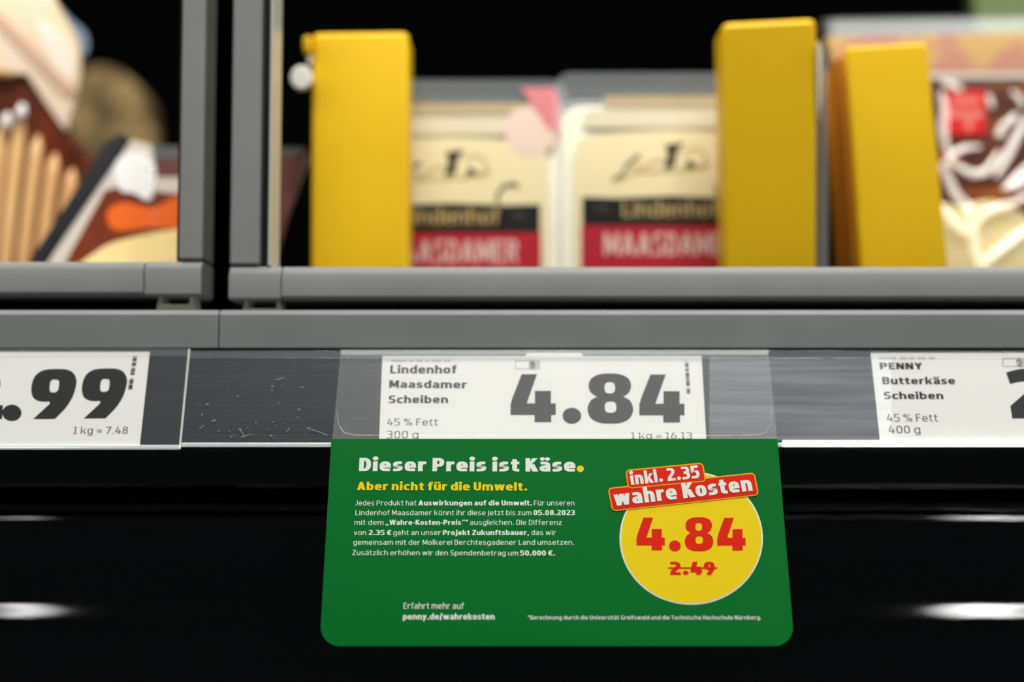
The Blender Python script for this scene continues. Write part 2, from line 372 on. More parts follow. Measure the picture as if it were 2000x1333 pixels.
BROWN = mat('brown_meat', (112, 44, 10), .4, .3, noise=((56, 20, 7), (40, 40, 40), .35, .65), bump=((60, 60, 60), .3, .002))
SAUS = mat('tan_sausage', (238, 194, 136), .25, .5, noise=((226, 168, 112), (30, 30, 12), .35, .65))
HEAD = mat('cream_header', (232, 206, 154), .35, .5, noise=((230, 208, 190), (24, 24, 24), .4, .6))
MAUVE = mat('mauve_print', (206, 168, 142), .4, .4)
OLIVE = mat('olive_pack', (158, 132, 80), .45, .2, noise=((58, 44, 22), (34, 34, 30), .4, .6))
DTRAY = mat('black_tray', (20, 23, 27), .5, .15)
PALE = mat('pale_border', (206, 194, 182), .5, .15)
WGLARE = mat('white_glare', (236, 234, 232), .25, .5)  # white patches standing in for glints and glare on film
RUST = mat('rust_picture', (124, 50, 14), .5, .1, noise=((92, 32, 10), (22, 22, 22), .35, .65))
ORANGE = mat('orange_picture', (232, 102, 26), .5, .1)
BUTTER = mat('butter_picture', (252, 228, 156), .5, .1, noise=((252, 206, 140), (30, 30, 30), .4, .7))
HAM = mat('pink_brown_pack', (106, 64, 56), .5, .12, noise=((70, 40, 34), (30, 30, 30), .35, .65))
BEIGE = mat('beige_picture', (200, 162, 100), .4, .4, noise=((186, 132, 112), (60, 60, 60), .42, .58))
GREENP = mat('olive_green_pack', (84, 102, 40), .4, .4)

# ------------------------------------------------------------------ cooler cabinet (shelf, liner, centre post, rails, lower front)
zt = lambda y, Y: at(1000, y, Y).z
SHELF = zt(560, .74)
cab = thing('refrigerated_cabinet', (0, .95, .6), 'black refrigerated shop cabinet with grey front rail and glossy black lower front', 'refrigerator')
box('back_panel', (-1.3, 1.42, .6), (1.3, 1.44, 1.9), BLACK, cab)
box('shelf', (-1.3, .697, SHELF - .03), (1.3, 1.415, SHELF), BLACK, cab, .002)
box('centre_post', (at(395, 300, .70).x, .70, SHELF + .001), (at(512, 300, .70).x, .72, 1.75), BLACK, cab, .001)
xj = at(427, 640, .655).x
zr0, zr1 = zt(681, .655), zt(605, .655)
prof = [(.655, zr0), (.655, zr1 - .0022), (.6575, zr1), (.690, zr1), (.690, zr0 + .004), (.662, zr0)]
f1 = extr_x('front_rail', prof, -1.3, xj - .0002, GREY2, cab, .0006)
f2 = extr_x('front_rail', prof, xj + .0002, 1.3, GREY2, cab, .0006)
def lowy(z):
    d = 0
    for yc, half, amp in ((1036, 66, .0064), (1230, 56, .0054), (1440, 80, .0074), (984, 9, .0005), (1064, 9, .0013)):
        zc = zt(yc, .70); h = half / FPX * .70
        t = (z - zc) / h
        d -= amp * math.exp(-t * t * 1.2)
    return .702 + d
zs = [zr0 - .001 - i * .0004 for i in range(560)]
extr_x('lower_front', [(lowy(z), z) for z in zs] + [(.74, zs[-1]), (.74, zs[0])], -1.3, 1.3, GLOSSB, cab, smooth=False)
for p in bpy.data.objects['lower_front'].data.polygons: p.use_smooth = True
bpy.data.objects['lower_front'].data.set_sharp_from_angle(angle=R(50))

# ------------------------------------------------------------------ doors
def door(label, xo, xi, xseal, xret, y_top, y_bot, side, ycap, xcap, clip, marks):
    """xo outer edge, xi inner edge of the stile front (pixels); side +1 = door lies to the right of its stile"""
    Y, D = .662, .027
    q = lambda x, y=500: at(x, y, Y).x
    ztop, zb = zt(y_top, Y), zt(y_bot, Y)
    far = q(xo) + side * (.80 if side > 0 else .62)
    d = thing('cooler_door', ((q(xo) + far) / 2, Y, zb), label, 'cooler door', 'cooler doors'); d['kind'] = 'thing'
    Z1 = CZ + .44
    # stile: front box from the outer edge to the inner edge, rounded outer corner
    a, b = sorted((q(xo), q(xi)))
    box('stile', (a, Y + .0015, ztop + .0004), (b, Y + D, Z1), GREY, d, .0018, 3)
    if side > 0:
        box('gasket', (q(xi) + .0001, Y + .006, ztop + .0004), (q(xseal), Y + D, Z1), SEAL, d, .0003)
        box('inner_trim', (q(xseal) + .0001, Y + .002, ztop + .0004), (q(xseal) + .0016, Y + D, Z1), mat('pale_grey_trim', (200, 198, 190), .3, .5), d, .0003)
    else:
        box('gasket', (q(xi) - .0012, Y + .004, ztop + .0004), (q(xi) - .0001, Y + D, Z1), SEAL, d, .0002)
    # bottom rail + corner cap
    e = q(xcap)
    ra, rb = sorted((e + side * .0001, far))
    prof = [(Y, zb + .0012), (Y, ztop - .0042), (Y + .0034, ztop), (Y + D, ztop), (Y + D, zb), (Y + .004, zb)]
    extr_x('bottom_rail', prof, ra, rb, GREY, d, .0006)
    ca, cb = sorted((q(xo), e - side * .0001))
    prof = [(Y - .0003, zb), (Y - .0003, ztop - .004), (Y + .003, ztop + .0002), (Y + D, ztop + .0002), (Y + D, zb - .0003), (Y + .001, zb - .0003)]
    extr_x('corner_cap', prof, ca, cb, GREY, d, .0012)
    # rest of the frame, out of the picture
    box('top_rail', (min(q(xo), far), Y, Z1 + .0002), (max(q(xo), far), Y + D, Z1 + .02), GREY, d)
    fa, fb = sorted((far, far - side * .018))
    box('stile', (fa, Y + .0015, ztop + .0004), (fb, Y + D, Z1), GREY, d, .0018, 3)
    # pane
    inner = q(xseal) + .002 if side > 0 else q(xi) - .0014
    pa, pb = sorted((inner, far - side * .0185))
    pane = box('pane', (pa, Y + .012, ztop + .001), (pb, Y + .0145, Z1 - .001), GLASS, d, 0)
    pl = Plane((0, Y + .012, CZ), 0)
    if marks:
        print_px('stamped_strip', pane, pl, [rrect(290, 238, 311, 478, 5)], clear('stamped_film', .03, (205, 205, 200), .01), .0002)
        vs, fs = strokes('10 2 22-0 1001', .01)
        x0, x1 = min(v[0] for v in vs), max(v[0] for v in vs)
        u0, v0 = pl.uv(307, 470); u1, v1 = pl.uv(307, 246); k = (v1 - v0) / (x1 - x0)
        place('stamped_number', pane, pl, [(u0 - y * k * .85, v0 + (x - x0) * k) for x, y, _ in vs], fs, clear('stamp_ink', .35, (70, 70, 66), .0), .0004)
    # clear sliding guide below the cap: two cheeks and a foot
    g0, g1 = at(clip[0], 590, Y + .006).x, at(clip[1], 590, Y + .006).x
    zf, zu = zr1 + .0002, zb - .0004
    f = [(g0 + .001, 0, zu), (g0, 0, zf + .0012), (g0 + .0012, 0, zf), (g1 - .0012, 0, zf), (g1, 0, zf + .0012), (g1 - .001, 0, zu), (g1 - .0025, 0, zu), (g1 - .0028, 0, zf + clip[2]), (g0 + .0028, 0, zf + clip[2]), (g0 + .0025, 0, zu)]
    fr = [(x, Y + .006, z) for x, _, z in f]; bk = [(x, Y + .020, z) for x, _, z in f]
    obj('guide', *prism(fr, bk), CLIP, d)
    return d
door('grey framed glass cooler door on the left, over the packs of sausages', 394, 346, 0, 0, 510, 577, -1, 0, 281, (306, 381, .0035), True)
door('grey framed glass cooler door on the right, over the cheese and yellow boxes', 446, 506, 521, 540, 520, 585, 1, 0, 550, (474, 551, .0016), False)

# ------------------------------------------------------------------ price strips, labels
TILT = 19.0
o0 = at(1000, 780, .645)
S = Plane(o0, TILT)                                   # front of the right strip's backing
def strip(label, x0, x1, top, bot, plane, back, lipw):
    r = thing('price_strip', plane.p(plane.uv((x0 + x1) / 2, bot)[0], plane.uv(1000, bot)[1]), label, 'price strip', 'price strips')
    u0 = x0 if abs(x0) < 5 else None
    vb, vt = plane.uv(1000, bot)[1], plane.uv(1000, top)[1]
    ul, ur = plane.uv(x0, 780)[0], plane.uv(x1, 780)[0]
    def sheet(name, a, b, c, e, n0, n1, m, bev=0):
        f = [plane.p(u, v, n1) for u, v in ((a, c), (b, c), (b, e), (a, e))]; k = [plane.p(u, v, n0) for u, v in ((a, c), (b, c), (b, e), (a, e))]
        return obj(name, *prism(f, k), m, r, bev)
    sheet('backing', ul, ur, vb + .0004, vt, -.0012, 0, back)
    sheet('clear_cover', ul, ur, vb + lipw, vt - .0035, .0007, .0011, FILM)
    sheet('bottom_lip', ul, ur, vb - .0006, vb + lipw, .0001, .0016, LIP, .0005)
    sheet('top_edge', ul, ur, vt - .0034, vt + .0004, .0001, .0012, clear('strip_top_edge', .07, (215, 222, 225), .12, .12), .0003)
    return r, plane, vb, vt
SL = S.off(.0004)
xjoint = 364
st_r = strip('long dark price strip running behind the green sign', xjoint, 2500, 688, 872, S, SLATE, .0013)[0]
st_l = strip('dark price strip holding the 7.48 per kilo label at far left', -500, xjoint - 1, 684, 877, SL, SLATED, .0014)[0]
wa, wb = S.uv(1526, 870)[0], S.uv(2500, 780)[0]; wv0, wv1 = S.uv(1000, 877)[1], S.uv(1000, 863)[1]
q4 = [(wa, wv0), (wb, wv0), (wb, wv1), (wa, wv1)]
obj('bottom_lip', *prism([S.p(a_, b_, .0026) for a_, b_ in q4], [S.p(a_, b_, .0017) for a_, b_ in q4]), clear('lip_sheen', .62, (240, 244, 236), .05, .3), st_r, .0004)  # added paler lip piece, painting the lamp's brightness right of the sign
u = SL.uv(xjoint, 780)[0]
va, vb_ = SL.uv(1000, 877)[1], SL.uv(1000, 684)[1]
f = [SL.p(a, b, .0016) for a, b in ((u - .0010, va), (u - .0002, va), (u - .0002, vb_), (u - .0010, vb_))]; k = [SL.p(a, b, .0002) for a, b in ((u - .0010, va), (u - .0002, va), (u - .0002, vb_), (u - .0010, vb_))]
obj('cut_end', *prism(f, k), LIP, st_l, .0002)

def sheet_px(name, parent, plane, px, m, n): return print_px(name, parent, plane, px, m, n)
scuff_sheen = clear('scuffed_sheen_cover', .075, (222, 228, 235), .02, .4)  # scuffs, with the lamp's reflection painted in as pale streaky haze
nt = scuff_sheen.node_tree; df = [n for n in nt.nodes if n.type == 'BSDF_DIFFUSE'][0]
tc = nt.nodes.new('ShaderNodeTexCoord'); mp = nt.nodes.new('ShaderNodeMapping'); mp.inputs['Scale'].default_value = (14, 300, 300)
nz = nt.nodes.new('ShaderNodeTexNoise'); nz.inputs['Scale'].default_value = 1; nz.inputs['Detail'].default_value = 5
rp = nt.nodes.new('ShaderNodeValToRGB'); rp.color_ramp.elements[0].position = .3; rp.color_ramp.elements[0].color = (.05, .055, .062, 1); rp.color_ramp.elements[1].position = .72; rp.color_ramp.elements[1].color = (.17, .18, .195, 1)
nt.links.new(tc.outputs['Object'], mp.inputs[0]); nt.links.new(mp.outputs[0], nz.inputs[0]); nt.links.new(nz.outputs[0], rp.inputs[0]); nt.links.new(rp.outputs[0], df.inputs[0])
sheet_px('scuffed_sheen_cover', st_r, S, [[(1385, 700), (1740, 700), (1740, 862), (1385, 862)]], scuff_sheen, .0013)
specks = []
for _ in range(46):
    x, y = rnd.uniform(385, 640), 858 - abs(rnd.gauss(0, 55))
    if y > 702: a = rnd.uniform(.5, 1.7); specks.append([[(x - a, y), (x, y - a), (x + a * rnd.uniform(1, 3), y), (x, y + a)]])
for x0, y0, x1, y1 in ((470, 842, 478, 856), (472, 856, 490, 850), (600, 838, 640, 852), (540, 744, 556, 740), (560, 846, 566, 838)):
    specks.append([ribbon([(x0, y0), ((x0 + x1) / 2 + 1, (y0 + y1) / 2), (x1, y1)], 1.1)])
print_many('dust_marks', st_r, S, specks, mat('dust_white', (150, 156, 162), .6, .2), .0013)  # white dust flecks and short line marks on the strip
def label_card(label, plane, x0, x1, top, bot, ytab=None):
    c = plane.off(.00015)
    a, b = c.uv(x0[0], top), c.uv(x1[0], top); d_, e = c.uv(x1[1], bot), c.uv(x0[1], bot)
    ul, ur = (a[0] + e[0]) / 2, (b[0] + d_[0]) / 2
    vb, vt = e[1], a[1]
    out = [(ul, vb), (ur, vb), (ur, vt), (ul, vt)]
    if ytab:
        t0, t1, tv = c.uv(ytab[0], top)[0], c.uv(ytab[1], top)[0], c.uv(1000, ytab[2])[1]
        out = [(ul, vb), (ur, vb), (ur, vt), (t1 + .001, vt), (t1, tv), (t0, tv), (t0 - .001, vt), (ul, vt)]
    fr = [c.p(p, q, .0002) for p, q in out]; bk = [c.p(p, q, 0) for p, q in out]
    base = c.p((ul + ur) / 2, vb)
    o = obj('price_label', *prism(fr, bk), PAPER, None, base=base)
    tag(o, label, 'price label', 'shelf price labels')
    return o, c.off(.0002)
N = .00006
def barcode(o, pl, x0, y0, x1, y1, wpx):
    shapes = []; t = 0
    while t < 1:
        h = rnd.choice((.012, .016, .024, .034))
        if rnd.random() < .8:
            xa, ya = x0 + (x1 - x0) * t, y0 + (y1 - y0) * t; yb = y0 + (y1 - y0) * min(1, t + h * .72)
            shapes.append([[(xa - wpx / 2, ya), (xa + wpx / 2, ya), (xa + wpx / 2, yb), (xa - wpx / 2, yb)]])
        t += h
    print_many('barcode', o, pl, shapes, INK, N)
cr1 = lambda pts: [(p[0] / 6.25, 680 + p[1] / 6.25) + tuple(p[2:]) for p in pts]
# left label: .99 (the digit before the dot lies outside the picture)
o, pl = label_card('white price label ending in .99, at the far left of the strip', SL, (-330, -345), (292, 274), 688, 871)
nine = [(690, 258), (800, 262), (890, 300), (933, 390), (920, 500), (880, 610), (800, 735), (670, 868, 1), (405, 870, 1), (605, 685, 1), (605, 655, 1), (500, 655), (420, 622), (385, 550), (388, 450), (425, 350), (500, 285), (590, 262)]
hole = [(640, 390), (690, 388), (720, 405), (718, 470), (703, 525), (660, 545), (615, 535), (607, 490), (615, 420)]
mv = lambda pts, dx, dy: [(p[0] + dx, p[1] + dy) + tuple(p[2:]) for p in pts]
two = [(0, 0, 1), (74, 0, 1), (78, 27, 1), (40, 27, 1), (64, 45), (76, 66), (72, 84), (50, 95), (24, 94), (2, 88, 1), (6, 66, 1), (24, 70), (40, 70), (43, 60), (28, 46), (0, 24, 1)]
big = [[spline(cr1(nine)), spline(cr1(hole))], [spline(cr1(mv(nine, 617, -7))), spline(cr1(mv(hole, 617, -7)))],
       [ellipse(23.2, 807, 18.8, 16)]]
big.append([spline([(-78 + p[0] - .08 * p[1] + 8, 819 - p[1]) + tuple(p[2:]) for p in two])])
print_many('price_digits', o, pl, big, INK, N)
lettering('unit_price', o, pl, [('1 kg = 7.48', .004, 143, 249, 848, 834, 848)], GINK, N)
barcode(o, pl, 264, 696, 254, 762, 8)
# middle label: 4.84
o, pl = label_card('white price label reading 4.84, behind the clear top of the green sign', S, (747, 740), (1370, 1380), 696, 868, (1030, 1135, 690))
cr3 = lambda pts: [(980 + p[0] / 4.762, 680 + p[1] / 4.762) + tuple(p[2:]) for p in pts]
four = [(185, 245, 1), (328, 245, 1), (232, 517, 1), (308, 517, 1), (308, 400, 1), (457, 400, 1), (457, 517, 1), (502, 517, 1), (502, 625, 1), (460, 625, 1), (460, 692, 1), (305, 692, 1), (305, 625, 1), (82, 625, 1), (82, 525, 1), (98, 468, 1)]
eight = [(1005, 238), (1100, 246), (1175, 283), (1203, 348), (1183, 415), (1130, 455, 1), (1195, 493), (1222, 575), (1190, 655), (1110, 697), (1010, 705), (910, 697), (830, 655), (798, 575), (825, 493), (885, 455, 1), (826, 412), (808, 345), (835, 283), (910, 246)]
digits = [[spline(four, 1)], [ellipse(652, 632, 87, 75)], [spline(eight), ellipse(1005, 371, 49, 53, 24, 2.8), ellipse(1012, 552, 54, 52, 24, 2.8)], [spline([(p[0] + 1197, p[1] + 3, 1) for p in four], 1)]]
mp3 = lambda shapes: [[[(980 + x / 4.762, 680 + y / 4.762) for x, y in c] for c in s] for s in shapes]
print_many('price_digits', o, pl, mp3(digits), INK, N)
B = .058
lettering('product_name', o, pl, [('Lindenhof', B, 762, 892, 730, 714, 730), ('Maasdamer', B, 760, 912, 758, 743, 759), ('Scheiben', B, 759, 875, 788, 773, 788)], INK, N)
lettering('fat_content', o, pl, [('45 % Fett', .002, 756, 855, 832, 818, 832)], GINK, N)
lettering('net_weight', o, pl, [('300 g', .002, 755, 817, 857, 842, 857)], GINK, N)
lettering('unit_price', o, pl, [('1 kg = 16.13', .002, 1233, 1352, 858, 845, 858)], GINK, N)
def faint(x, y, wd, pts): return [[[(x + a, y), (x + a + b, y), (x + a + b, y + 4), (x + a, y + 4)]] for a, b in pts]
print_many('faint_code', o, pl, faint(764, 703, 0, [(0, 30), (34, 10), (48, 14), (66, 8), (78, 20), (102, 14)]), LINK, N)
print_many('return_mark', o, pl, [[rrect(1006, 704, 1055, 722, 2), rrect(1008, 706, 1033, 720, 1)], [[(1036, 706), (1044, 706), (1044, 720), (1034, 720)]]], LINK, N)
print_many('mark_symbol', o, pl, [[ribbon([(1036, 712), (1041, 708), (1044, 714), (1037, 721), (1045, 721)], 3)]], GINK, N)
barcode(o, pl, 1341, 706, 1345, 771, 7)
# right label: 2...
o, pl = label_card('white price label for Butterkäse slices, 400 g, at the right end of the strip', S, (1700, 1719), (2330, 2350), 690, 866)
lettering('product_name', o, pl, [('PENNY', B, 1719, 1802, 722, 709, 722), ('Butterkäse', B, 1724, 1866, 751, 737, 751), ('Scheiben', B, 1727, 1843, 780, 766, 780)], INK, N)
lettering('fat_content', o, pl, [('45 % Fett', .002, 1733, 1832, 824, 809, 824)], GINK, N)
lettering('net_weight', o, pl, [('400 g', .002, 1736, 1798, 847, 832, 847)], GINK, N)
print_many('price_digits', o, pl, [[spline([(1977 + p[0] * 1.04 - .16 * p[1], 818 - p[1] * 1.02) + tuple(p[2:]) for p in two])]], INK, N)
print_many('faint_code', o, pl, faint(1716, 698, 0, [(0, 34), (42, 14), (60, 10), (76, 16), (98, 12)]), LINK, N)
print_many('return_mark', o, pl, [[rrect(1957, 699, 2016, 717, 2), rrect(1960, 702, 1985, 715, 1)]], LINK, N)
print_many('mark_symbol', o, pl, [[ribbon([(1986, 707), (1991, 702), (1995, 709), (1988, 716), (1997, 716)], 4)]], GINK, N)

# ------------------------------------------------------------------ hanging sign: clear holder on top, green printed card below
H = S.off(.0028)
gb = H.p(*H.uv(1084, 858))
G = Plane(gb, 20.5)
sign = thing('shelf_sign', G.p(0, G.uv(1084, 1263)[1]), 'green sign with yellow price circle hanging from the price strip', 'sign')
hw_t = [H.uv(x, 683)[0] for x in (666, 1500)]; hw_b = [H.uv(x, 858)[0] for x in (649, 1518)]
vt, vb = H.uv(1000, 683)[1], H.uv(1000, 858)[1]
f = [H.p(hw_b[0], vb), H.p(hw_b[1], vb), H.p(hw_t[1], vt), H.p(hw_t[0], vt)]
obj('clear_holder', *prism(f, [v - H.n * .0004 for v in f]), FLAP, sign)
# the pocket's bent top edge and its rounded lower welt
hk = [H.p(hw_t[0], vt - .0026, .0003), H.p(hw_t[1], vt - .0026, .0003), H.p(hw_t[1], vt - .0004, .0006), H.p(hw_t[0], vt - .0004, .0006)]
obj('bent_top_edge', *prism(hk, [v - H.n * .0005 for v in hk]), clear('holder_fold', .3, (215, 218, 214), .12, .2), sign)
welt = [(658, 800), (661, 830), (672, 846), (692, 851), (760, 852), (1400, 852), (1478, 851), (1496, 846), (1506, 830), (1506, 800)]
tube('pocket_welt', [(H.p(*H.uv(x, y), .0005), 1) for x, y in welt], .00022, clear('welt', .06, (220, 224, 220), .1, .2), sign, 8)
# green card
gw_t = [G.uv(x, 858)[0] for x in (648, 1518)]; gw_b = [G.uv(x, 1240)[0] for x in (625, 1550)]
gl, gr = (gw_t[0] + gw_b[0]) / 2, (gw_t[1] + gw_b[1]) / 2
gv = G.uv(1084, 1263)[1]
out = rrect(gl, gv, gr, -.00005, .0085, 10, (1, 1, 0, 0))
fr = [G.p(a, b, .0003) for a, b in out]
card = obj('card', *prism(fr, [G.p(a, b, -.0003) for a, b in out]), GREEN, sign)
rimo, rimi = rrect(gl - .0002, gv - .0002, gr + .0002, 0, .0086, 10, (1, 1, 0, 0)), rrect(gl + .0002, gv + .0002, gr - .0002, 0, .0082, 10, (1, 1, 0, 0))
K = G.off(.0003); M = .00008
H1 = .082
lettering('headline', card, K, [('Dieser Preis ist Käse', H1, 701, 1124, 921, 895, 922)], WHITE, M)
print_px('yellow_full_stop', card, K, [ellipse(1133.5, 916.5, 7, 6.5, 24)], YEL, M)
lettering('subheadline', card, K, [('Aber nicht für die Umwelt.', .068, 697, 1030, 958, 942, 959)], YEL, M)
T, b2 = .004, .055
lettering('paragraph', card, K, [
    ('Jedes Produkt hat', T, 694, 813, 988, 978, 988), ('Auswirkungen auf die Umwelt.', b2, 817, 1039, 988, 978, 988), ('Für unseren', T, 1043, 1122, 988, 978, 988),
    ('Lindenhof Maasdamer könnt ihr diese jetzt bis zum', T, 694, 1038, 1007, 997, 1007), ('05.08.2023', b2, 1042, 1123, 1007, 997, 1007),
    ('mit dem', T, 692, 749, 1026, 1016, 1026), ('„Wahre-Kosten-Preis“*', b2, 753, 914, 1026, 1016, 1026), ('ausgleichen. Die Differenz', T, 918, 1097, 1026, 1016, 1026),
    ('von', T, 691, 715, 1046, 1036, 1046), ('2.35 €', b2, 720, 764, 1046, 1036, 1046), ('geht an unser', T, 768, 861, 1046, 1036, 1046), ('Projekt Zukunftsbauer,', b2, 865, 1033, 1046, 1036, 1046), ('das wir', T, 1038, 1086, 1046, 1036, 1046),
    ('gemeinsam mit der Molkerei Berchtesgadener Land umsetzen.', T, 690, 1121, 1065, 1055, 1065),
    ('Zusätzlich erhöhen wir den Spendenbetrag um', T, 688, 1012, 1085, 1075, 1086), ('50.000 €.', b2, 1016, 1084, 1086, 1076, 1086)], WHITE, M)
lettering('web_address', card, K, [('Erfahrt mehr auf', T, 788, 906, 1190, 1178, 1190), ('penny.de/wahrekosten', b2, 787, 966, 1211, 1199, 1211)], WHITE, M)
lettering('footnote', card, K, [('*Berechnung durch die Universität Greifswald und die Technische Hochschule Nürnberg.', .018, 1031, 1487, 1211, 1203, 1211)], WHITE, M)
# badge
def disc(rx, ry): return [ellipse(1350, 1052, rx, ry, 96)]
print_px('white_ring', card, K, disc(140, 130), WHITE, M)
dk = print_px('yellow_circle', card, K, disc(137, 127), YEL, M * 2)
cr5 = lambda shapes: [[[(1180 + x / 4.3, 890 + y / 4.3) for x, y in c] for c in s] for s in shapes]
def fit(shapes, x0, y0, x1, y1):
    xs = [p[0] for s in shapes for c in s for p in c]; ys = [p[1] for s in shapes for c in s for p in c]
    return [[[(x0 + (x - min(xs)) / (max(xs) - min(xs)) * (x1 - x0), y0 + (y - min(ys)) / (max(ys) - min(ys)) * (y1 - y0)) for x, y in c] for c in s] for s in shapes]
print_many('price_digits', dk, K, fit(digits, 1243, 1011, 1456, 1078), RED, M * 3)
old = lettering('old_price', dk, K, [('2.49', .095, 1309, 1397, 1124, 1098, 1124)], RED, M * 3)
print_px('strike_line', dk, K, [[(1305, 1109), (1401, 1109), (1401, 1112), (1305, 1112)]], RED, M * 4)
def bar(corners, r, grow):          # rounded parallelogram: corners tl, tr, br, bl in photo pixels
    tl, tr, br, bl = [Vector(c) for c in corners]; out = []
    cs = [tl, tr, br, bl]
    cen = sum(cs, Vector((0, 0))) / 4
    ex, ey = (tr - tl).normalized(), (bl - tl).normalized()
    cs = [tl - ex * grow - ey * grow, tr + ex * grow - ey * grow, br + ex * grow + ey * grow, bl - ex * grow + ey * grow]
    for i, c in enumerate(cs):
        a, b = (cs[i - 1] - c).normalized(), (cs[(i + 1) % 4] - c).normalized()
        p, q = c + a * (r + grow), c + b * (r + grow)
        for k in range(7):
            t = k / 6; out.append(tuple((1 - t) ** 2 * p + 2 * t * (1 - t) * c + t * t * q))
    return out
wk = [(1189, 956), (1472, 926), (1480, 967), (1197, 998)]; ik = [(1223, 921), (1371, 907), (1377, 940), (1228, 954)]
wk_o = print_px('ribbon_outline', card, K, [bar(wk, 7, 2)], ORA, M * 5)
wk_r = print_px('red_ribbon', card, K, [bar(wk, 6, -.5)], RED, M * 6)
print_px('ribbon_outline', card, K, [bar(ik, 7, 2)], ORA, M * 7)
ik_r = print_px('red_ribbon', card, K, [bar(ik, 6, -.5)], RED, M * 8)
lettering('ribbon_words', card, K, [('wahre Kosten', .08, 1201, 1470, 990, 960, 960)], WHITE, M * 9)
lettering('ribbon_words', card, K, [('inkl. 2.35', .075, 1232, 1367, 949, 924, 935)], WHITE, M * 9)

# ------------------------------------------------------------------ yellow upright boxes on the shelf
def ybox(label, Y, fl, fr_, depth, lean_=0):
    """fl, fr_: (top px, bottom px) of the left / right front edge; bottom read at y=520 and run on down to the shelf"""
    tl, tr = at(*fl[0], Y + lean_), at(*fr_[0], Y + lean_); bl, br = at(*fl[1], Y), at(*fr_[1], Y)
    def down(a, b):
        t = (a.z - SHELF - .0003) / (a.z - b.z); return a + (b - a) * t
    bl, br = down(tl, bl), down(tr, br)
    r = thing('yellow_box', ((bl.x + br.x) / 2, Y + depth / 2, SHELF), label, 'box', 'yellow boxes on the shelf')
    return r, tl, tr, bl, br
def pr(name, quad, d, m, parent, bev):
    return obj(name, *prism(quad, [v + d for v in quad]), m, parent, bev, 3)
r, tl, tr, bl, br = ybox('upright yellow box beside the left door post, white clip at its left', .738, ((609, 62), (606, 520)), ((798, 60), (799, 520)), .03, .014)
pr('body', [bl, br, tr, tl], Vector((0, .03, 0)), YBOX, r, .0035)
pr('hook_lip', [at(592, 103, .748), at(607, 103, .748), at(607, 66, .748), at(590, 70, .748)], Vector((0, .015, 0)), YBOX, r, .002)
pr('clip_arm', [at(600, 124, .752), at(609, 126, .752), at(609, 104, .752), at(602, 104, .752)], Vector((0, .008, 0)), WPL, r, .001)
cl = [at(x, y, .745) for x, y in ellipse(588, 151, 21, 24, 20)]
pr('round_highlight', cl, Vector((0, .004, 0)), WPL, r, .001)  # blurred round highlight built as a flat white disc
r, tl, tr, bl, br = ybox('tallest upright yellow box, just right of the two cheese packs', .742, ((1410, 42), (1418, 520)), ((1596, 33), (1596, 520)), .03, -.009)
pr('body', [bl, br, tr, tl], Vector((0, .03, 0)), YBOX, r, .004)
q = [at(1601, 600, .756), at(1618, 600, .756), at(1616, 130, .752), at(1606, 85, .752)]
q[0].z = q[1].z = SHELF + .0005
pr('side_sheet', q, Vector((0, .02, 0)), TRAY, r, .0004)
pr('white_insert', [at(1598.5, 240, .738), at(1603, 200, .737), at(1605, 92, .733), at(1598.5, 78, .733)], Vector((0, .012, 0)), WPL, r, .0003)
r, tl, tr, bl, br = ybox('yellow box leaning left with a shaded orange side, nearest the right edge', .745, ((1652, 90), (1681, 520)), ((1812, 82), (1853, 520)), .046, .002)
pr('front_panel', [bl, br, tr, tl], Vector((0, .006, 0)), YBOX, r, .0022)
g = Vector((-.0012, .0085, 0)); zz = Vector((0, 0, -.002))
pr('body', [bl + g, br + g * 1, tr + g + zz, tl + g + zz], Vector((0, .042, 0)), YBOX_SHADED, r, .001)
pr('spacer', [bl + Vector((.006, .006, 0)), br + Vector((-.006, .006, 0)), tr + Vector((-.006, .006, -.01)), tl + Vector((.006, .006, -.01))], Vector((0, .0024, 0)), YBOX_SHADED, r, 0)

